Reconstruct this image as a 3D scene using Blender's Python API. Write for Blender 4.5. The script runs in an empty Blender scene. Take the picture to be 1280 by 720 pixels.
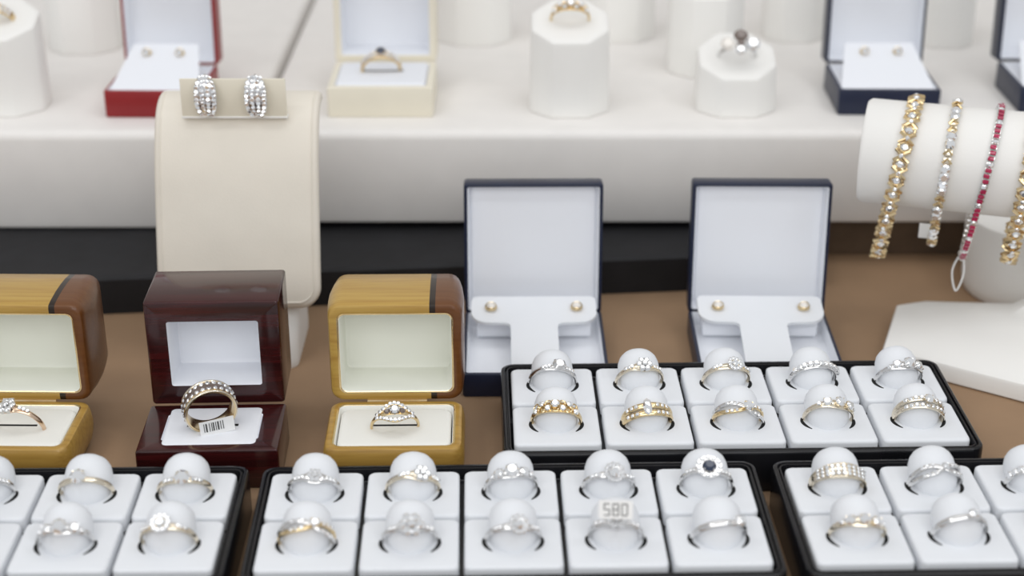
import bpy, bmesh, math, random
from mathutils import Matrix, Vector
random.seed(11)
S=0.01
T=lambda x,y,z: Matrix.Translation((x,y,z))
R=lambda a,ax: Matrix.Rotation(math.radians(a),4,ax)
pi=math.pi; sin=math.sin; cos=math.cos

# ---------------------------------------------------------------- materials
def mat(name,col,rough=.5,metal=0.,bump=0.,bscale=900.,var=0.,vscale=60.,coat=0.,trans=0.,ior=1.45,sheen=0.,spec=.5):
    m=bpy.data.materials.new(name); m.use_nodes=True
    nt=m.node_tree; p=nt.nodes['Principled BSDF']
    p.inputs['Base Color'].default_value=(*col,1); p.inputs['Roughness'].default_value=rough
    p.inputs['Metallic'].default_value=metal; p.inputs['Coat Weight'].default_value=coat
    p.inputs['Coat Roughness'].default_value=.08
    p.inputs['Transmission Weight'].default_value=trans; p.inputs['IOR'].default_value=ior
    p.inputs['Sheen Weight'].default_value=sheen
    p.inputs['Specular IOR Level'].default_value=spec
    tc=nt.nodes.new('ShaderNodeTexCoord')
    if var>0:
        n=nt.nodes.new('ShaderNodeTexNoise'); n.inputs['Scale'].default_value=vscale; n.inputs['Detail'].default_value=4
        nt.links.new(tc.outputs['Object'],n.inputs['Vector'])
        r=nt.nodes.new('ShaderNodeValToRGB')
        r.color_ramp.elements[0].color=(*[c*(1-var) for c in col],1); r.color_ramp.elements[0].position=.3
        r.color_ramp.elements[1].color=(*[min(1,c*(1+var)) for c in col],1); r.color_ramp.elements[1].position=.7
        nt.links.new(n.outputs['Fac'],r.inputs['Fac']); nt.links.new(r.outputs['Color'],p.inputs['Base Color'])
    if bump>0:
        n2=nt.nodes.new('ShaderNodeTexNoise'); n2.inputs['Scale'].default_value=bscale; n2.inputs['Detail'].default_value=2
        nt.links.new(tc.outputs['Object'],n2.inputs['Vector'])
        b=nt.nodes.new('ShaderNodeBump'); b.inputs['Strength'].default_value=bump; b.inputs['Distance'].default_value=.0003
        nt.links.new(n2.outputs['Fac'],b.inputs['Height']); nt.links.new(b.outputs['Normal'],p.inputs['Normal'])
    return m

def wood(name,base,dark,split=False,rough=.3,coat=.5):
    m=mat(name,base,rough,coat=coat); nt=m.node_tree; p=nt.nodes['Principled BSDF']
    tc=nt.nodes.new('ShaderNodeTexCoord'); mp=nt.nodes.new('ShaderNodeMapping')
    mp.inputs['Scale'].default_value=(25,420,420)
    n=nt.nodes.new('ShaderNodeTexNoise'); n.inputs['Scale'].default_value=1.; n.inputs['Detail'].default_value=5; n.inputs['Distortion'].default_value=.6
    nt.links.new(tc.outputs['Object'],mp.inputs['Vector']); nt.links.new(mp.outputs['Vector'],n.inputs['Vector'])
    g=nt.nodes.new('ShaderNodeValToRGB'); g.color_ramp.elements[0].position=.3; g.color_ramp.elements[1].position=.65
    g.color_ramp.elements[0].color=(*dark,1); g.color_ramp.elements[1].color=(*base,1)
    nt.links.new(n.outputs['Fac'],g.inputs['Fac'])
    out=g.outputs['Color']
    if split:
        sp=nt.nodes.new('ShaderNodeSeparateXYZ'); nt.links.new(tc.outputs['Object'],sp.inputs['Vector'])
        mr=nt.nodes.new('ShaderNodeMapRange'); mr.inputs['From Min'].default_value=-.0275; mr.inputs['From Max'].default_value=.0275
        nt.links.new(sp.outputs['X'],mr.inputs['Value'])
        r=nt.nodes.new('ShaderNodeValToRGB'); r.color_ramp.interpolation='CONSTANT'
        e=r.color_ramp.elements; e[0].position=0; e[0].color=(1,1,1,1); e[1].position=.75; e[1].color=(.03,.02,.02,1)
        x=e.new(.79); x.color=(.30,.17,.16,1)
        nt.links.new(mr.outputs['Result'],r.inputs['Fac'])
        mx=nt.nodes.new('ShaderNodeMix'); mx.data_type='RGBA'; mx.blend_type='MULTIPLY'; mx.inputs[0].default_value=1
        nt.links.new(out,mx.inputs[6]); nt.links.new(r.outputs['Color'],mx.inputs[7]); out=mx.outputs[2]
    nt.links.new(out,p.inputs['Base Color'])
    return m

M_SHELF=mat('shelf_leatherette',(.85,.825,.795),.55,bump=.15,bscale=1500,var=.02)
M_PAD=mat('white_leatherette',(.80,.82,.85),.6,bump=.2,bscale=1800,var=.01,spec=.3)
M_WHITE=mat('white_satin',(.85,.87,.915),.5,bump=.08,bscale=2500)
M_STAND=mat('stand_leatherette',(.89,.88,.85),.5,bump=.15,bscale=1500)
M_CREAM=mat('cream_leather',(.78,.73,.64),.5,bump=.3,bscale=1600,var=.02)
M_CREAMBOX=mat('cream_box_card',(.83,.78,.65),.5,var=.02)
M_VELVET=mat('cream_velvet',(.85,.84,.79),.8,bump=.3,bscale=2500,sheen=.2)
M_GREENW=mat('lid_satin_cream',(.84,.85,.77),.5)
M_BLACK=mat('black_plastic',(.010,.010,.012),.22,var=.2,spec=.4)
M_SLOT=mat('slot_dark',(.01,.01,.01),.9)
M_PLINTH=mat('black_fabric',(.008,.008,.010),.65,bump=.6,bscale=120,var=.3)
M_COUNTER=mat('brown_counter',(.32,.205,.12),.7,bump=.25,bscale=500,var=.08,vscale=25)
M_COUNTERD=mat('dark_brown_board',(.12,.08,.05),.7,var=.2)
M_NAVY=mat('navy_leatherette',(.012,.018,.045),.35,bump=.3,bscale=1800,var=.1)
M_BURG=mat('burgundy_leatherette',(.27,.015,.018),.35,bump=.2,bscale=1600,var=.08)
M_WOOD=wood('honey_wood',(.48,.29,.065),(.36,.20,.04),rough=.35,coat=.25)
M_WOOD2=wood('two_tone_wood',(.50,.32,.075),(.39,.22,.045),split=True,rough=.35,coat=.25)
M_MAHO=wood('mahogany_lacquer',(.050,.006,.006),(.020,.004,.004),rough=.2,coat=.35)
M_GOLD=mat('yellow_gold',(.80,.63,.37),.2,metal=1,var=.06)
M_GOLDP=mat('pale_gold',(.82,.74,.60),.2,metal=1,var=.06)
M_ROSE=mat('rose_gold',(.80,.60,.44),.2,metal=1,var=.06)
M_SILV=mat('white_gold',(.76,.755,.75),.17,metal=1,var=.05)
M_DIA=mat('diamond',(.97,.98,1.0),.02,metal=.8,var=.02,spec=1.,coat=1.)
M_RUBY=mat('ruby',(.42,.01,.07),.05,coat=1,var=.2)
M_BLUE=mat('sapphire',(.012,.025,.06),.05,coat=1,var=.2)
M_SMOKE=mat('smoky_stone',(.16,.12,.10),.06,coat=1,var=.2)
M_PEARL=mat('pearl',(.86,.82,.76),.15,coat=.8,var=.03)
M_TAG=mat('paper_tag',(.85,.85,.84),.6,var=.02)
M_INK=mat('ink',(.05,.05,.05),.7)
M_WALL=mat('wall_paint',(.72,.69,.65),.8,var=.03,vscale=4)
M_FLOOR=mat('floor_tile',(.35,.31,.27),.5,var=.1,vscale=3)

# ---------------------------------------------------------------- mesh builder (all in cm)
class B:
    def __init__(s): s.bm=bmesh.new(); s.mats=[]
    def mi(s,m):
        if m not in s.mats: s.mats.append(m)
        return s.mats.index(m)
    def add(s,t,m=None,M=None,smooth=True,recalc=True):
        if recalc: bmesh.ops.recalc_face_normals(t,faces=t.faces)
        if m is not None:
            i=s.mi(m)
            for f in t.faces: f.material_index=i
        for f in t.faces: f.smooth=smooth
        if M is not None: t.transform(M)
        me=bpy.data.meshes.new('t'); t.to_mesh(me); t.free(); s.bm.from_mesh(me); bpy.data.meshes.remove(me)
    def box(s,c,d,m,bev=0,seg=2,M=None):
        t=bmesh.new(); bmesh.ops.create_cube(t,size=1)
        t.transform(T(*c)@Matrix.Diagonal((*d,1)))
        if bev>0: bmesh.ops.bevel(t,geom=list(t.edges),offset=bev,segments=seg,profile=.5,affect='EDGES')
        s.add(t,m,M,smooth=bev>0)
    def ball(s,c,r,m,M=None,sc=(1,1,1),u=12,v=8):
        t=bmesh.new(); bmesh.ops.create_uvsphere(t,u_segments=u,v_segments=v,radius=r)
        t.transform(T(*c)@Matrix.Diagonal((*sc,1))); s.add(t,m,M)
    def loft(s,loops,m,M=None,cap0=True,cap1=True,closed=False,smooth=True):
        t=bmesh.new(); L=[[t.verts.new(p) for p in lp] for lp in loops]; n=len(L[0])
        ms=m if isinstance(m,list) else None
        k=len(L) if closed else len(L)-1
        for a in range(k):
            A=L[a];Bq=L[(a+1)%len(L)]
            for i in range(n):
                f=t.faces.new((A[i],A[(i+1)%n],Bq[(i+1)%n],Bq[i]))
                if ms: f.material_index=s.mi(ms[min(a,len(ms)-1)])
        if not closed:
            if cap0:
                f=t.faces.new(L[0][::-1]); 
                if ms: f.material_index=s.mi(ms[0])
            if cap1:
                f=t.faces.new(L[-1]); 
                if ms: f.material_index=s.mi(ms[-1])
        s.add(t,None if ms else m,M,smooth=smooth)
    def tube(s,pts,r,m,M=None,closed=False,n=8):
        P=[Vector(p) for p in pts]; loops=[]; up=None
        for i,p in enumerate(P):
            a=P[i-1] if (i>0 or closed) else p; b=P[(i+1)%len(P)] if (i<len(P)-1 or closed) else p
            t=(b-a).normalized()
            if up is None:
                up=Vector((0,0,1)) if abs(t.z)<.9 else Vector((1,0,0))
            u=(up-t*up.dot(t)).normalized(); up=u; w=t.cross(u)
            rr_=r(i/(len(P)-1)) if callable(r) else r
            loops.append([tuple(p+u*cos(2*pi*k/n)*rr_+w*sin(2*pi*k/n)*rr_) for k in range(n)])
        s.loft(loops,m,M,closed=closed)
    def gem(s,r,m,M,h=.42):
        t=bmesh.new()
        A=[t.verts.new((.58*r*cos(pi/4*i+pi/8),.58*r*sin(pi/4*i+pi/8),h*r)) for i in range(8)]
        G=[t.verts.new((r*cos(pi/4*i),r*sin(pi/4*i),0)) for i in range(8)]
        c=t.verts.new((0,0,-.8*r)); t.faces.new(A)
        for i in range(8):
            j=(i+1)%8
            t.faces.new((G[i],G[j],A[i])); t.faces.new((A[i],G[j],A[j])); t.faces.new((G[j],G[i],c))
        s.add(t,m,M,smooth=False)
    def done(s,name,loc=(0,0,0),rot=(0,0,0),parent=None,angle=38):
        s.bm.transform(Matrix.Scale(S,4))
        me=bpy.data.meshes.new(name); s.bm.to_mesh(me); s.bm.free()
        for m in s.mats: me.materials.append(m)
        me.set_sharp_from_angle(angle=math.radians(angle))
        o=bpy.data.objects.new(name,me); bpy.context.scene.collection.objects.link(o)
        o.location=[c*S for c in loc]; o.rotation_euler=[math.radians(a) for a in rot]
        if parent: o.parent=parent
        return o

def rr(w,d,r,z,n=5,cx=0,cy=0):
    r=max(.001,min(r,w/2-.001,d/2-.001)); o=[]
    for (sx,sy,a0) in ((1,1,0),(-1,1,90),(-1,-1,180),(1,-1,270)):
        for k in range(n+1):
            a=math.radians(a0+90*k/n)
            o.append((cx+sx*(w/2-r)+r*cos(a),cy+sy*(d/2-r)+r*sin(a),z))
    return o
def circ(r,z,n=24,sx=1,sy=1,cx=0,cy=0): return [(cx+r*sx*cos(2*pi*i/n),cy+r*sy*sin(2*pi*i/n),z) for i in range(n)]

def shell(b,w,d,h,wall,depth,r,mo,mi_,M=None,bulge=0,bev=.08,trim=None,close=0,oy=0):
    lo=[rr(w-2*bev-close,d-2*bev-close,r-bev*.5,0),rr(w-.6*bev-close*.6,d-.6*bev-close*.6,r,bev*.3),rr(w-close*.5,d-close*.5,r,bev)]
    if bulge:
        for k in (.25,.45,.65,.85): 
            e=bulge*sin(pi*min(1,k))-close*.5*(1-k)**2; lo.append(rr(w+e,d+e,r+.1,h*k))
    lo+= [rr(w,d,r,h-bev),rr(w-.6*bev,d-.6*bev,r,h-.3*bev),rr(w-2*bev,d-2*bev,r-bev*.5,h)]
    ms=[mo]*(len(lo)-1)
    ir=max(.1,r-wall*.6)
    if trim:
        lo.append(rr(w-2*wall+.14,d-2*wall+.14,ir+.05,h,cy=oy)); ms.append(mo); 
        lo.append(rr(w-2*wall,d-2*wall,ir,h-.03,cy=oy)); ms.append(trim)
    else:
        lo.append(rr(w-2*wall,d-2*wall,ir,h,cy=oy)); ms.append(mo)
    lo.append(rr(w-2*wall-.06,d-2*wall-.06,ir,h-.08,cy=oy)); ms.append(mi_)
    lo.append(rr(w-2*wall-.16,d-2*wall-.16,ir,h-depth+.08,cy=oy)); ms.append(mi_)
    lo.append(rr(w-2*wall-.34,d-2*wall-.34,ir,h-depth,cy=oy)); ms.append(mi_)
    b.loft(lo,ms,M)
def pad(b,w,d,h,r,m,M,bev=.12):
    b.loft([rr(w,d,r,0),rr(w,d,r,h-bev),rr(w-.25*bev,d-.25*bev,r,h-.5*bev),rr(w-.9*bev,d-.9*bev,r,h-.15*bev),rr(w-2*bev,d-2*bev,max(.05,r-bev*.5),h)],m,M)

# ---------------------------------------------------------------- rings
def stone(b,M,r,m=None,metal=None,prong=True):
    m=m or M_DIA
    b.gem(r,m,M@T(0,0,.30*r+.06))
    if metal:
        b.loft([circ(r*.45,-.12,10),circ(r*.9,.3*r+.04,10),circ(r*.75,.3*r+.02,10)],metal,M)
        if prong:
            for k in range(4):
                a=pi/4+k*pi/2; x=r*.88*cos(a); y=r*.88*sin(a)
                b.tube([(x*.6,y*.6,-.05),(x*1.08,y*1.08,.3*r+.05),(x*.9,y*.9,.3*r+.06+.22*r)],.032,metal,M,n=5)
def band(b,Rr,t,wf,metal,M,y=lambda a:0,n=48,t_f=None):
    lo=[]
    for i in range(n):
        a=-pi+2*pi*i/n; w=wf(a); tt=t*(t_f(a) if t_f else 1); yy=y(a)
        lp=[]
        for k in range(10):
            q=2*pi*k/10; rr_=Rr+tt*cos(q)
            lp.append((rr_*sin(a),yy+w*sin(q),rr_*cos(a)))
        lo.append(lp)
    b.loft(lo,metal,M,closed=True)
SEG={'5':'afgcd','8':'abcdefg','0':'abcdef'}
def digit(b,ch,x,M,w=.15,h=.19,t=.035):
    pos={'a':(0,h,w*2,t),'g':(0,0,w*2,t),'d':(0,-h,w*2,t),'f':(-w,h/2,t,h),'b':(w,h/2,t,h),'e':(-w,-h/2,t,h),'c':(w,-h/2,t,h)}
    for s in SEG[ch]:
        dx,dz,ww,hh=pos[s]; b.box((x+dx*.6,-.02,dz),(max(t,ww*.6),.01,hh),M_INK,M=M)
def ring(style,metal,loc,rot,off=0,st=None,Rr=.95,name=None,tag=None,sc=1):
    b=B(); O=R(off,'Y'); sc*=1.08
    def at(ph,y=0,dr=0): return O@R(ph,'Y')@T(0,y,Rr+.05+dr)
    g=lambda a,w0,w1,s: w0+(w1-w0)*math.exp(-(a/s)**2)
    if style=='sol':
        band(b,Rr,.065,lambda a:g(a,.11,.14,.6),metal,O); stone(b,at(0,0,.05),.27*sc,st,metal)
        for p in (20,28,36,-20,-28,-36): stone(b,at(p),.09,None,metal,False)
    elif style=='solp':
        band(b,Rr,.065,lambda a:g(a,.12,.10,.5),metal,O); stone(b,at(0,0,.08),.25*sc,st,metal)
    elif style=='three':
        band(b,Rr,.065,lambda a:g(a,.11,.2,.6),metal,O); stone(b,at(0,0,.07),.25*sc,st,metal)
        for p in (25,-25): stone(b,at(p,0,.02),.20,None,metal)
        for p in (42,-42): stone(b,at(p),.10,None,metal,False)
    elif style=='halo':
        band(b,Rr,.065,lambda a:g(a,.11,.15,.6),metal,O); Mh=at(0,0,.10); stone(b,Mh,.22*sc,st,metal)
        b.loft([circ(.2,-.1,16),circ(.40*sc,.02,16),circ(.40*sc,.08,16),circ(.2,.08,16)],M_SILV,Mh)
        for k in range(11):
            a=2*pi*k/11; b.gem(.09,M_DIA,Mh@T(.33*sc*cos(a),.33*sc*sin(a),.10))
        for p in (30,38,46,-30,-38,-46): stone(b,at(p),.08,None,metal,False)
    elif style=='cluster':
        band(b,Rr,.065,lambda a:g(a,.11,.26,.35),metal,O); Mh=at(0,0,.06)
        for k in range(7):
            a=2*pi*k/6; q=0 if k==6 else .23*sc; stone(b,Mh@T(q*cos(a),q*sin(a),.08 if k==6 else 0),.13*sc,st if k==6 else None,M_SILV)
        for p in (26,34,42,-26,-34,-42): stone(b,at(p),.09,None,metal,False)
    elif style=='pave':
        band(b,Rr,.07,lambda a:g(a,.12,.17,1.0),metal,O)
        for i in range(-5,6): stone(b,at(i*12.5,0,.0),.115*sc,None,metal,False)
    elif style=='wide':
        band(b,Rr,.08,lambda a:g(a,.16,.32,1.1),metal,O)
        for i in range(-5,6):
            for y in (-.15,.0,.15): b.gem(.08,M_DIA,at(i*11,y,.06))
        for y in (-.26,.26): band(b,Rr+.06,.035,lambda a:.04,metal,O,y=lambda a,y=y:y*math.exp(-(a/1.6)**2))
    elif style=='bypass':
        band(b,Rr,.065,lambda a:.095,metal,O,y=lambda a:.22*math.tanh(2.2*a)*math.exp(-(a/1.6)**2))
        band(b,Rr+.02,.06,lambda a:.095,M_SILV,O,y=lambda a:-.22*math.tanh(2.2*a)*math.exp(-(a/1.6)**2))
        stone(b,at(0,0,.08),.21*sc,st,metal)
        for i in (-4,-3,-2,2,3,4):
            p=i*11; a=math.radians(p); y=.22*math.tanh(2.2*a)*math.exp(-(a/1.6)**2)
            for sg in (1,-1): b.gem(.075,M_DIA,at(p,sg*y,.03))
    elif style=='double':
        for y0 in (-.18,.18):
            band(b,Rr,.07,lambda a:.115,metal,O,y=lambda a,y0=y0:y0*(.55+.45*cos(a)))
            for i in range(-4,5): b.gem(.095,M_DIA,at(i*12,y0*(.55+.45*cos(math.radians(i*12))),.04))
        stone(b,at(0,0,.12),.21*sc,st,metal)
    elif style=='marquise':
        for y0 in (-.16,.16):
            band(b,Rr,.07,lambda a:.13,metal,O,y=lambda a,y0=y0:y0*(.6+.4*cos(a)))
            for i in (-4,-3,-2,2,3,4): b.gem(.08,M_DIA,at(i*12,y0*(.6+.4*cos(math.radians(i*12))),.04))
        b.gem(.24,M_DIA,at(0,0,.22)@Matrix.Diagonal((.75,1.5,1,1)))
        b.loft([circ(.1,-.12,12),circ(.2,.16,12,sx=.75,sy=1.5),circ(.15,.15,12,sx=.75,sy=1.5)],metal,at(0,0,0))
    elif style=='ornate':
        band(b,Rr,.07,lambda a:g(a,.12,.26,.8),metal,O)
        for i in range(-3,4):
            stone(b,at(i*15,.12*(-1)**i,.03),.13,None,metal,False)
            b.ball((0,0,0),.07,metal,at(i*15+6,-.14*(-1)**i,.03))
            b.tube([(.15*cos(q),.15*sin(q),.05) for q in [k*pi/5 for k in range(10)]],.03,metal,at(i*15,-.1*(-1)**i),closed=True,n=5)
        stone(b,at(0,0,.1),.17*sc,st,metal)
    elif style=='channel':   # wide band, dark centre, two beaded rows
        band(b,Rr,.09,lambda a:.40,metal,O)
        band(b,Rr+.05,.05,lambda a:.27,M_SMOKE,O)
        for y in (-.17,.17):
            for i in range(26): b.gem(.095,M_DIA,at(i*360/26,y,.04))
        for y in (-.34,.34): band(b,Rr+.05,.045,lambda a:.055,M_GOLDP,O,y=lambda a,y=y:y)
    elif style=='evil':      # openwork eye-shaped band
        band(b,Rr,.06,lambda a:.10,metal,O@R(0,'Y'),t_f=lambda a:1 if abs(a)>.75 else .6)
        for sg in (1,-1):
            band(b,Rr,.06,lambda a:.075,metal,O,y=lambda a,sg=sg:sg*.40*math.exp(-(a/.6)**2),n=64)
            for i in range(-5,6):
                a=math.radians(i*9); b.gem(.09,M_DIA,at(i*9,sg*.40*math.exp(-(a/.6)**2),.03))
        stone(b,at(0,0,.05),.20,None,M_SMOKE)
        for p in (16,-16): stone(b,at(p),.13,M_SMOKE,metal,False)
    elif style=='flower':
        band(b,Rr,.07,lambda a:.12,metal,O)
        for (x,y,s_,mm) in ((.05,.38,.38,M_SMOKE),(-.62,-.12,.40,M_PEARL),(.62,-.1,.38,M_DIA),(0,-.42,.28,M_DIA),(.05,0,.2,M_SMOKE)):
            stone(b,at(0,0,.18)@T(x,y,0),s_,mm,metal)
    if tag=='bar':
        Mt=T(.15,-.66,-.50)@R(-12,'X')@R(-4,'Y')
        b.box((0,0,0),(1.35,.03,.62),M_TAG,M=Mt)
        x=-.5
        while x<.3:
            w=random.choice((.03,.05,.03,.06)); b.box((x,-.02,.04),(w,.01,.36),M_INK,M=Mt); x+=w+random.choice((.04,.06))
    if tag=='num':
        Mt=T(0,.05,1.68)@R(-62,'X')
        b.box((0,0,0),(1.15,.03,.62),M_TAG,M=Mt)
        for ch,x in (('5',-.3),('8',0),('0',.3)): digit(b,ch,x,Mt)
        b.tube([(0,.0,1.42),(.05,.0,1.2),(0,0,1.0)],.02,M_TAG,n=5)
    nm=name or {M_GOLD:'gold_diamond_ring',M_GOLDP:'gold_diamond_ring',M_ROSE:'rose_gold_ring'}.get(metal,'diamond_ring')
    return b.done(nm,loc,rot)

# ---------------------------------------------------------------- room + counter
b=B(); b.box((0,55,-2),(150,130,4),M_COUNTER,.3); b.done('display_counter')
b=B(); b.box((0,55,-48),(148,128,88),M_WALL,.3)
b.done('counter_cabinet')
b=B(); b.box((0,0,-93),(500,500,2),M_FLOOR); b.done('floor')
b=B(); b.box((0,152,60),(500,4,304),M_WALL); b.done('wall_back')

# black base under riser (slightly skewed)
b=B()
pts=[(-58,64.8),(15.2,71.7),(15.2,112),(-58,112)]
def sc_(p,e):
    cx=sum(q[0] for q in pts)/4; cy=sum(q[1] for q in pts)/4
    return (p[0]+(e if p[0]<cx else -e),p[1]+(e if p[1]<cy else -e))
b.loft([[(*p,0) for p in pts],[(*p,1.75) for p in pts],[(*sc_(p,.15),1.88) for p in pts]],M_PLINTH)
b.done('black_riser_base')
b=B(); b.box((37,94,.94),(42,37,1.88),M_COUNTERD,.1); b.done('brown_riser_base')
# padded white risers
def riser(x0,x1,y0,y1,z0,z1,name):
    w=x1-x0; d=y1-y0; b=B(); cx=(x0+x1)/2; cy=(y0+y1)/2
    lo=[]
    for (e,z) in ((.4,0),(.1,.1),(0,.3),(0,z1-z0-.45),(.05,z1-z0-.22),(.18,z1-z0-.08),(.36,z1-z0-.015),(.7,z1-z0)):
        lo.append(rr(w-2*e,d-2*e,1.6,z,8))
    b.loft(lo,M_SHELF); b.done(name,(cx,cy,z0))
riser(-58,-13.0,74.3,114,1.89,7.05,'padded_display_riser')
riser(-12.6,58,74.4,114,2.15,7.05,'padded_display_riser')
b=B(); b.box((22.7,94,2.02),(70,36,.24),M_PLINTH); b.done('riser_spacer_board')

# ---------------------------------------------------------------- ring trays
PX,PY=3.56,3.24; TW,TD=18.45,7.5; TH=1.8
def tray(cx,cy,rot,rows):
    b=B()
    lo=[rr(TW-.2,TD-.2,.5,0),rr(TW,TD,.55,.1),rr(TW,TD,.55,TH-.15),rr(TW-.06,TD-.06,.5,TH-.04),rr(TW-.16,TD-.16,.5,TH),
        rr(TW-.34,TD-.34,.4,TH),rr(TW-.40,TD-.40,.4,TH-.10),rr(TW-.46,TD-.46,.38,TH-.10),rr(TW-.5,TD-.5,.36,TH-.02),rr(TW-.62,TD-.62,.3,TH-.03),
        rr(TW-.66,TD-.66,.25,TH-.5),rr(TW-.8,TD-.8,.2,TH-.55)]
    b.loft(lo,M_BLACK)
    o=b.done('ring_tray',(cx,cy,0),(0,0,rot))
    bp=B()
    Mr=T(cx,cy,0)@R(rot,'Z')
    for j in range(2):
        for i in range(5):
            x=(i-2)*PX; y=(.5-j)*PY
            pad(bp,PX-.19,PY-.19,.62,.24,M_PAD,T(x,y,TH-.56),bev=.12)
            el=31+random.uniform(-2,2)
            # finger shaped stump, axis tilted up / back, front end melting into the pad
            K=T(x,y+.05,TH+.16)@R(-(90-el),'X')
            lo=[];r0=.86
            for (t_,rk) in ((-.75,.02),(-.72,.2),(-.6,.45),(-.42,.68),(-.2,.86),(.0,.95),(.2,.99),(.55,1),(.85,.97),(1.07,.88),(1.24,.72),(1.35,.5),(1.41,.25),(1.43,.01)):
                lo.append(circ(r0*rk,t_,28,sx=1.0))
            bp.loft(lo,M_PAD,K)
            # U shaped slot cut round the front of the stump
            for sg in (1,-1):
                P0=[];P1=[]
                for k in range(9):
                    a=math.radians(14-58*k/8); wd=.062*sin(pi*(k+.6)/9.2)+.01
                    P0.append((sg*(1.02+wd)*cos(a),(.92+wd)*sin(a))); P1.append((sg*(1.02-wd)*cos(a),(.92-wd)*sin(a)))
                lp=P0+P1[::-1]
                bp.loft([[(x+px,y+.1+py,TH+.058) for px,py in lp],[(x+px,y+.1+py,TH+.068) for px,py in lp]],M_SLOT)
            spec=rows[j][i]
            if spec:
                st,me,off=spec[:3]; kw=spec[3] if len(spec)>3 else {}
                p=Mr@Vector((x,y+.08,TH+.22))
                ring(st,me,p,(el+random.uniform(-5,5),random.uniform(-3,3),rot+random.uniform(-7,7)),off+random.uniform(-4,4),**kw)
    bp.done('ring_pads',(0,0,0),(0,0,0),parent=o)
g,p_,s_,ro=M_GOLD,M_GOLDP,M_SILV,M_ROSE
tray(0,48.1,1.4,[[('cluster',s_,3,dict(sc=.7)),('cluster',p_,16,dict(sc=.8)),('three',s_,0),('halo',s_,3,dict(sc=.9)),('halo',s_,5,dict(st=M_BLUE,sc=1.1))],
                  [('bypass',g,16,dict(sc=.8)),('cluster',s_,4,dict(sc=1.15)),('halo',s_,3,dict(sc=.8)),('cluster',s_,0,dict(tag='num',sc=1.05)),('solp',s_,28,dict(sc=.8))]])
tray(8.82,56.4,1.3,[[('sol',s_,6,dict(st=M_SILV,sc=1.0)),('cluster',p_,6,dict(sc=.85)),('halo',p_,12,dict(sc=.7)),('pave',s_,16),('three',s_,14,dict(sc=.9))],
                  [('ornate',g,0),('marquise',g,-4),('bypass',g,12),('three',p_,16,dict(sc=.8)),('double',p_,10,dict(sc=.9))]])
tray(19.05,48.55,1.5,[[('wide',p_,0),('bypass',s_,5,dict(sc=.6)),('pave',s_,0),('sol',g,0),('halo',s_,0)],
                  [('three',p_,4,dict(sc=.8)),('solp',s_,10,dict(sc=.7)),('halo',p_,0),('three',s_,0),('pave',g,0)]])
tray(-18.95,47.8,1.0,[[('three',s_,0),('sol',g,0),('halo',s_,10,dict(sc=.9)),('solp',p_,-8,dict(sc=1.1)),('sol',p_,0,dict(sc=1.0))],
                  [('pave',s_,0),('cluster',g,0),('halo',s_,0),('three',s_,3,dict(sc=1.1)),('halo',p_,-4,dict(sc=.8))]])

# ---------------------------------------------------------------- ring boxes on counter
def lidM(d,hb,t,L,lean): return T(0,d/2,hb)@R(-lean,'X')@T(0,t,L/2)@R(90,'X')
def woodbox(cx,cy,rot,ringspec):
    w,d,hb=5.3,3.9,1.75; t,L=3.3,4.25
    b=B()
    shell(b,w,d,hb,.36,1.25,.5,M_WOOD,M_VELVET,bulge=.24,bev=.12,trim=M_GOLD,close=.5)
    shell(b,w,L,t,.42,2.0,.5,M_WOOD2,M_GREENW,M=lidM(d,hb,t,L,0),bulge=.20,bev=.14,trim=M_GOLD,close=.3)
    b.tube([(-1.2,d/2+.03,hb-.02),(1.2,d/2+.03,hb-.02)],.07,M_GOLD)
    pad(b,w-.9,d-.9,1.15,.4,M_VELVET,T(0,0,.5),bev=.16)
    b.box((0,.1,1.655),(1.9,.12,.012),M_SLOT)
    o=b.done('wooden_ring_box',(cx,cy,0),(0,0,rot))
    p=Matrix.Rotation(math.radians(rot),4,'Z')@Vector((ringspec[3],-.05,0))
    ring(ringspec[0],ringspec[1],(cx+p.x,cy+p.y,1.72),(ringspec[5],0,rot+ringspec[6]),ringspec[2],Rr=ringspec[4])
woodbox(-4.6,54.85,1.0,('evil',M_GOLD,0,0,.92,26,5))
woodbox(-19.65,54.85,-1,('cluster',M_ROSE,-10,.3,1.02,20,-8))
# mahogany box
b=B(); w,d,hb=5.45,3.7,1.7; t,L=3.1,4.55
shell(b,w,d,hb,.85,1.2,.12,M_MAHO,M_WHITE,bev=.09,close=-.1)
shell(b,w-.15,L,t,.85,1.9,.12,M_MAHO,M_WHITE,M=lidM(d,hb,t,L,0),bev=.12)
pad(b,w-1.75,d-.75,1.05,.2,M_WHITE,T(0,.05,.68),bev=.12)
b.box((0,.05,1.735),(2.0,.16,.012),M_SLOT)
b.done('mahogany_ring_box',(-11.75,54.75,0),(0,0,2))
ring('channel',M_GOLD,(-11.8,54.7,2.62),(9,0,20),0,Rr=.95,tag='bar',name='channel_set_ring')

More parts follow.
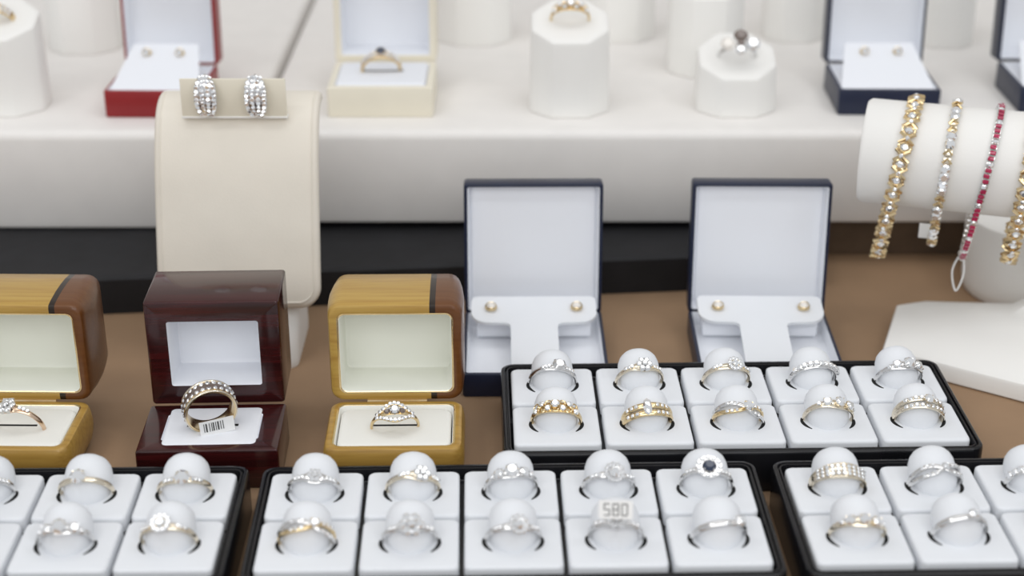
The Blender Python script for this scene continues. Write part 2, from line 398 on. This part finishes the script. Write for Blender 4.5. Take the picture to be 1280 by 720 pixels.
# ---------------------------------------------------------------- navy earring boxes on counter
def stud(b,x,y,z,m1,r=.16):
    b.ball((x,y,z),r,m1,u=16,v=10)
    b.tube([(x+ (r+.02)*cos(q),y-.02,z+(r+.02)*sin(q)) for q in [k*pi/8 for k in range(16)]],.03,M_GOLDP,closed=True,n=5)
def navybox(cx,cy,rot):
    w,d,hb=6.28,6.2,1.1; t,L=.9,6.2; b=B()
    shell(b,w,d,hb,.16,.75,.15,M_NAVY,M_WHITE,bev=.06)
    shell(b,w,L,t,.16,.7,.15,M_NAVY,M_WHITE,M=lidM(d,hb-.1,t,L,5),bev=.06)
    pad(b,w-.6,L-.6,.12,.2,M_WHITE,lidM(d,hb-.1,t,L,5)@T(0,0,.2),bev=.08)
    def outline(z):
        P=[]
        def arc(cx_,cy_,r,a0,a1,n=6):
            for k in range(n+1):
                a=math.radians(a0+(a1-a0)*k/n); P.append((cx_+r*cos(a),cy_+r*sin(a),z))
        bw,bh,sw=2.82,.95,1.05
        arc(-bw+bh*.8,1.5,bh*.8,180,270); 
        arc(-sw-.25,.7-.25,.25,90,0)
        P.append((-sw,-2.55,z)); P.append((sw,-2.55,z))
        arc(sw+.25,.7-.25,.25,180,90)
        arc(bw-bh*.8,1.5,bh*.8,270,360)
        arc(bw-.3,2.4,.3,0,90,3); arc(-bw+.3,2.4,.3,90,180,3)
        return P
    Mc=T(0,.15,1.35)@R(11,'X')
    b.loft([outline(0),outline(.14)],M_PAD,Mc)
    b.box((0,2.1,.95),(5.2,1.0,.9),M_WHITE,.1)
    for x in (-1.93,1.93):
        v=Mc@Vector((x,1.7,.30)); stud(b,v.x,v.y,v.z,M_PEARL,.23)
        b.ball((v.x,v.y+.03,v.z-.03),.29,M_GOLD,sc=(1,1,.6))
    b.done('navy_earring_box',(cx,cy,0),(0,0,rot))
navybox(1.0,63.4,0.5)
navybox(11.2,63.45,-1)

# ---------------------------------------------------------------- shelf boxes
SZ=7.05; DY=-.95
def smallbox(name,cx,cy,rot,w,d,hb,wall,mo,t,L,lean,card,mi_=M_WHITE):
    b=B()
    shell(b,w,d,hb,wall,.8,.12,mo,mi_,bev=.07)
    shell(b,w,L,t,wall,t-.25,.12,mo,mi_,M=lidM(d,hb,t,L,lean),bev=.07)
    if card=='stud' :
        pad(b,w-.5,d-.5,.3,.2,M_WHITE,T(0,0,hb-.4),bev=.08)
        Mc=T(0,.15,hb+.6)@R(24,'X')
        P=[(-w*.46,-1.9),(w*.46,-1.9),(w*.34,1.6),(-w*.34,1.6)]
        b.loft([[(*q,-.05) for q in P],[(*q,.08) for q in P]],M_WHITE,Mc)
        b.box((0,1.2,hb+.35),(w*.6,.3,1.1),M_WHITE)
        for x in (-.85,.85):
            v=Mc@Vector((x,.8,.22)); stud(b,v.x,v.y,v.z,M_PEARL,.19)
            b.ball((v.x,v.y+.03,v.z-.04),.25,M_GOLD,sc=(1,1,.6))
            b.gem(.16,M_DIA,T(v.x,v.y-.17,v.z+.03)@R(60,'X'))
    else:
        pad(b,w-2*wall-.1,d-2*wall-.1,.85,.2,M_WHITE,T(0,0,hb-.75),bev=.12)
        b.box((0,.3,hb+.105),(2.1,.15,.012),M_SLOT)
    return b.done(name,(cx,cy+DY,SZ),(0,0,rot))
smallbox('burgundy_earring_box',-17.9,79.7,-1.5,4.9,4.5,1.4,.16,M_BURG,1.4,5.5,4,'stud')
smallbox('cream_ring_box',-6.6,79.8,0,5.3,4.5,1.55,.35,M_CREAMBOX,2.2,6.0,2,'ring')
smallbox('navy_stud_box',19.0,80.1,-1,5.1,4.5,1.35,.16,M_NAVY,1.4,5.5,5,'stud')
smallbox('navy_stud_box',28.2,80.5,0,5.1,4.5,1.35,.16,M_NAVY,1.4,5.5,5,'stud')
ring('wide',M_GOLD,(-6.7,80.1+DY,SZ+1.72),(22,0,5),0,Rr=.95,sc=.9,name='gold_sapphire_ring')
b=B(); stone(b,T(0,0,0),.27,M_BLUE,M_GOLD)
b.done('centre_stone',(0,-.0,0.95+.12),(0,0,0),parent=bpy.data.objects['gold_sapphire_ring'])

# ---------------------------------------------------------------- ring display stands
def rstand(cx,cy,w,d,h,slope,rot,rg=None,z0=SZ):
    b=B(); c=w*.27; cy+=DY
    def oc(e,z,k=0):
        W=w/2-e; D=d/2-e; q=c-e*.4
        P=[(W,-D+q),(W,D-q),(W-q,D),(-W+q,D),(-W,D-q),(-W,-D+q),(-W+q,-D),(W-q,-D)]
        # small chamfers on the vertical corners
        o=[]
        for i,(x,y) in enumerate(P):
            for nb in (P[i-1],P[(i+1)%8]):
                L=math.hypot(nb[0]-x,nb[1]-y); o.append((x+(nb[0]-x)*.1/L,y+(nb[1]-y)*.1/L))
        return [(x,y,z+k*y) for x,y in o]
    lo=[oc(.06,0),oc(.0,.06),oc(0,.2),oc(.05,h-.25,slope),oc(.09,h-.08,slope),oc(.20,h,slope),oc(.4,h+.02,slope)]
    b.loft(lo,M_STAND)
    b.done('ring_display_stand',(cx,cy,z0),(0,0,rot),angle=28)
    if rg: ring(rg[0],rg[1],(cx,cy-.05,z0+h+rg[4]),(rg[3],0,rot),rg[2],**rg[5])
rstand(2.9,79.2,4.0,3.7,4.55,.36,0,('ornate',M_GOLD,0,36,.1,{}))
rstand(11.35,79.2,4.0,3.6,2.75,.42,0,('flower',M_SILV,0,42,-.05,{}))
rstand(-25.9,79.4,4.3,3.8,4.6,.33,0,('wide',M_GOLD,0,32,-.1,{}))
rstand(-24.4,90.2,3.9,3.6,4.9,.3,0,('sol',M_GOLD,0,25,.1,{}))
rstand(-2.2,91.9,4.3,3.6,5.2,.3,0,('sol',M_SILV,0,25,.1,{}))
rstand(6.3,92.6,4.0,3.6,5.2,.3,0,('pave',M_SILV,0,25,.1,{}))
rstand(10.5,85.8,4.0,3.6,4.9,.3,0,('halo',M_GOLD,0,25,.1,{}))
rstand(16.4,92.5,3.4,3.4,5.2,.3,0,('sol',M_GOLD,0,25,.1,{}))
rstand(24.9,91.3,3.2,3.4,5.4,.3,0,('sol',M_GOLD,0,25,.1,{}))

# ---------------------------------------------------------------- earring display (leaning curved pad on pedestal)
b=B()
prof=[(64.0,2.45),(64.55,4.3),(65.1,6.2),(65.75,8.3),(66.35,9.6),(66.9,10.35),(67.6,10.75),(68.4,10.8),(69.2,10.4)]
def cat(P,n):
    out=[]; P=[Vector((0,*p)) for p in P]
    for i in range(len(P)-1):
        p0=P[max(0,i-1)];p1=P[i];p2=P[i+1];p3=P[min(len(P)-1,i+2)]
        for k in range(n):
            t=k/n; out.append(.5*((2*p1)+(-p0+p2)*t+(2*p0-5*p1+4*p2-p3)*t*t+(-p0+3*p1-3*p2+p3)*t**3))
    out.append(P[-1]); return out
C=cat(prof,8); Ls=[0]
for i in range(1,len(C)): Ls.append(Ls[-1]+(C[i]-C[i-1]).length)
tot=Ls[-1]; W=7.2; r=.95; th=.55
def board(W,r,th,mat_,b,s0=0,s1=None,lift=0):
    s1=tot if s1 is None else s1
    lo=[]; N=90
    for k in range(N+1):
        s=s0+(s1-s0)*(.5-.5*cos(pi*k/N)) 
        i=0
        while i<len(Ls)-2 and Ls[i+1]<s: i+=1
        f=(s-Ls[i])/(Ls[i+1]-Ls[i]); p=C[i].lerp(C[i+1],f); tg=(C[i+1]-C[i]).normalized(); nr=Vector((0,-tg.z,tg.y))
        e=min(s-s0,s1-s); hw=W/2 if e>=r else W/2-r+math.sqrt(max(0,r*r-(r-e)**2))
        ht=th/2*min(1,math.sqrt(max(.02,1-(1-min(1,e/(th*.6)))**2)))
        hw=max(hw,.3)
        lp=[]
        for (x,z,_) in rr(2*hw,2*ht,ht*.95,0,4):
            q=p+nr*(z+lift); lp.append((x,q.y,q.z))
        lo.append(lp)
    b.loft(lo,mat_)
    return
board(W,r,th,M_CREAM,b)
def seam(inset):
    pts=[]
    s0,s1=inset,tot-1.2; w2=W/2-inset
    def P(x,s):
        i=0
        while i<len(Ls)-2 and Ls[i+1]<s: i+=1
        f=(s-Ls[i])/(Ls[i+1]-Ls[i]); p=C[i].lerp(C[i+1],f); tg=(C[i+1]-C[i]).normalized(); nr=Vector((0,-tg.z,tg.y))
        q=p+nr*(th/2); return (x,q.y,q.z)
    for k in range(30): pts.append(P(-w2,s1-(s1-s0-.7)*k/29))
    for k in range(1,7):
        a=k/7*pi/2; pts.append(P(-w2+.7*(1-cos(a)),s0+.7*(1-sin(a))))
    for k in range(8): pts.append(P(-w2+.7+(2*w2-1.4)*k/7,s0))
    for k in range(1,7):
        a=k/7*pi/2; pts.append(P(w2-.7+.7*sin(a),s0+.7*(1-cos(a))))
    for k in range(30): pts.append(P(w2,s0+.7+(s1-s0-.7)*k/29))
    b.tube(pts,.045,M_CREAM,n=6)
seam(.28)
# pedestal
b.loft([rr(5.1,4.6,.5,0,cy=65.2),rr(5.15,4.6,.5,.3,cy=65.2),rr(5.1,3.8,.5,1.6,cy=65.7),rr(5.2,3.0,.5,3.3,cy=66.3),rr(4.6,2.2,.4,5.5,cy=67.0),rr(4.4,1.6,.4,9.0,cy=67.9)],M_STAND)
# card on top
b.box((0,66.3,11.42),(4.55,.10,1.75),M_CREAMBOX,.03,M=None)
b.box((0,66.4,10.56),(4.6,.35,.1),M_STAND,.03)
# pave huggie earrings
for x in (-1.12,1.03):
    Me=T(x,66.08,11.6)
    lo=[]
    N=16
    for k in range(N+1):
        u=-1+2*k/N; hw=.48*math.sqrt(max(.01,1-(abs(u))**2.6)); yy=.0-.32*(1-u*u)
        lo.append([(hw*cos(q),yy+.1*sin(q),.95*u) for q in [2*pi*j/12 for j in range(12)]])
    b.loft(lo,M_SILV,Me)
    for k in range(10):
        u=-.86+1.72*k/9; yy=-.32*(1-u*u)-.1; hw=.48*math.sqrt(max(.01,1-abs(u)**2.6))
        for j in (-1.5,-.5,.5,1.5): b.gem(.115,M_DIA,Me@T(j*hw*.52,yy+.02*abs(j),.95*u+(.04 if abs(j)<1 else 0))@R(80+random.uniform(-18,18),'X')@R(random.uniform(-18,18),'Y'))
b.done('earring_display_stand',(-12.05,0,0),(0,0,0))

# ---------------------------------------------------------------- bracelet stand (T-bar)
b=B()
BY=-17
P=[(16.4,63.2),(22.1,59.5),(30,58.8),(31.5,60.4),(31.5,66.2),(30,67.4),(19.2,68.1),(18.0,67.7)]
cx,cy=24.2,64.3
def ins(e,z,zz=0): return [(cx+(x-cx)*(1-e),cy+(y-cy)*(1-e),z) for x,y in P]
b.loft([ins(.02,0),ins(0,.08),ins(0,.72),ins(.01,.84),ins(.04,.92),ins(.45,1.5),ins(.72,2.0),ins(.84,2.7)],M_STAND)
b.loft([rr(2.0,1.9,.5,1.6,cx=23.9,cy=64.5),rr(1.8,1.5,.4,3.2,cx=23.9,cy=64.5),rr(1.8,1.5,.4,7.5,cx=23.9,cy=64.5)],M_STAND)
Rc=2.3; org=Vector((15.55,67.0,8.8))
Mcyl=T(*org)@R(BY,'Z')@R(90,'Y')
b.loft([circ(Rc-.5,0,48),circ(Rc-.12,.04,48),circ(Rc,.2,48),circ(Rc,16,48),circ(Rc-.12,16.2,48),circ(Rc-.5,16.25,48)],M_STAND,Mcyl)
b.done('bracelet_display_stand')
b=B()
b.loft([circ(2.9,0,40),circ(3.0,.1,40),circ(3.1,.6,40),circ(3.2,3.6,40),circ(3.15,3.85,40),circ(2.9,4,40)],M_STAND)
b.done('round_display_base',(25.2,71.4,0))

def bracelet(name,along,lean,kind,drop,off_y=0,tag=False):
    b=B(); Rb=Rc+.14
    path=[]
    for k in range(60): a=pi*k/60; path.append(Vector((0,-Rb*cos(a),Rb*sin(a))))
    for k in range(80): a=pi*k/80; path.append(Vector((0,Rb*cos(a)*(1-.25*sin(a)),-drop*sin(a))))
    path=[Vector((lean*p.z,p.y,p.z)) for p in path]
    L=[0]
    for i in range(len(path)): L.append(L[-1]+(path[(i+1)%len(path)]-path[i]).length)
    step={'x':.36,'dia':.34,'ruby':.24}[kind]; n=int(L[-1]/step/2)*2
    for e in range(n):
        s=L[-1]*e/n; i=0
        while L[i+1]<s: i+=1
        a=path[i]; c=path[(i+1)%len(path)]; p=a.lerp(c,(s-L[i])/(L[i+1]-L[i])); tg=(c-a).normalized()
        ax=Vector((1,0,0)); ax=(ax-tg*ax.dot(tg)).normalized(); nr=tg.cross(ax)
        if nr.dot(Vector((0,p.y,p.z)))<0: nr=-nr; ax=-ax
        F=Matrix(((ax.x,tg.x,nr.x,p.x),(ax.y,tg.y,nr.y,p.y),(ax.z,tg.z,nr.z,p.z),(0,0,0,1)))@R(random.uniform(-14,14),'Y')
        if kind=='x':
            if e%2==0:
                for sg in (1,-1): b.tube([(-.32,-.24*sg,.05),(-.1,-.08*sg,.12),(.1,.08*sg,.12),(.32,.24*sg,.05)],.08,M_GOLD,F,n=6)
                b.gem(.10,M_DIA,F@T(0,0,.2))
            else:
                b.tube([(.28*cos(q),.2*sin(q),.06) for q in [k*pi/5 for k in range(10)]],.065,M_GOLD,F,closed=True,n=6); b.gem(.17,M_DIA,F@T(0,0,.12))
        elif kind=='dia':
            b.box((0,0,.0),(.34,.32,.12),M_GOLDP,.04,M=F)
            if e%4<2: b.gem(.23,M_DIA,F@T(0,0,.1))
            else: b.tube([(-.19,-.1,.08),(0,.1,.12),(.19,-.1,.08)],.06,M_GOLD,F,n=6)
        else:
            b.box((0,0,0),(.32,.20,.14),M_SILV,.03,M=F)
            if e%4==3: b.gem(.13,M_DIA,F@T(0,0,.08))
            else: b.box((0,0,.09),(.25,.18,.1),M_RUBY,.03,M=F)
    b.ball((-lean*drop,0,-drop),.2,M_GOLD if kind!='ruby' else M_SILV,sc=(1.2,1,1.4))
    if tag:
        z0=-drop; pts=[(lean*z0+.0,-.1,z0+.3),(lean*z0-.35,-.12,z0-.7),(lean*z0-.1,-.12,z0-1.7),(lean*z0+.15,-.12,z0-.8)]
        Q=cat([(p[0],p[2]) for p in pts+[pts[0]]],6); b.tube([(q.y,-.12,q.z) for q in Q[:-1]],.045,M_TAG,closed=True,n=5)
    if kind=='dia': b.box((-lean*drop-.35,-.3,-drop+.55),(.5,.04,.7),M_TAG,.01,M=None)
    loc=org+Matrix.Rotation(math.radians(BY),3,'Z')@Vector((along,0,0))
    b.done(name,loc,(0,0,BY))
bracelet('gold_diamond_bracelet',1.75,.13,'x',4.85)
bracelet('gold_diamond_bracelet',3.65,.06,'dia',3.95)
bracelet('ruby_bracelet',5.35,.12,'ruby',4.5,tag=True)
bracelet('gold_diamond_bracelet',7.0,.05,'x',4.4)

# ---------------------------------------------------------------- camera, light
cam=bpy.data.cameras.new('cam'); co=bpy.data.objects.new('camera',cam); bpy.context.scene.collection.objects.link(co)
co.location=(0,0,.33); co.rotation_euler=(math.radians(90-24.8),0,0)
cam.lens=56.25; cam.sensor_width=36; cam.clip_start=.01
cam.dof.use_dof=True; cam.dof.focus_distance=.635; cam.dof.aperture_fstop=6.3
bpy.context.scene.camera=co
def area(name,loc,target,sx,sy,power,col=(1,1,1)):
    l=bpy.data.lights.new(name,'AREA'); l.shape='RECTANGLE'; l.size=sx; l.size_y=sy; l.energy=power; l.color=col
    o=bpy.data.objects.new(name,l); bpy.context.scene.collection.objects.link(o); o.location=loc
    o.rotation_euler=(Vector(target)-Vector(loc)).to_track_quat('-Z','Y').to_euler()
area('ceiling_light',(0,.66,1.3),(0,.85,0),1.6,.5,3.9,(1,.99,.985))
area('front_fill_light',(0,-.7,.95),(0,.75,.05),1.8,.6,8.2,(1,.995,.99))  # added fill from behind the camera, brightens front-facing surfaces
area('sparkle_light_left',(-.5,.25,.9),(-.05,.6,0),.2,.08,.7,(1,.99,.98))  # small added light, gives the diamonds their sparkle
area('sparkle_light_right',(.55,.2,.9),(.05,.6,0),.2,.08,.7,(.95,.98,1))  # second added sparkle light for the stones, from the right
w=bpy.data.worlds.new('world'); bpy.context.scene.world=w; w.use_nodes=True
w.node_tree.nodes['Background'].inputs[0].default_value=(.95,.97,1,1); w.node_tree.nodes['Background'].inputs[1].default_value=.57
bpy.context.scene.view_settings.view_transform='Standard'
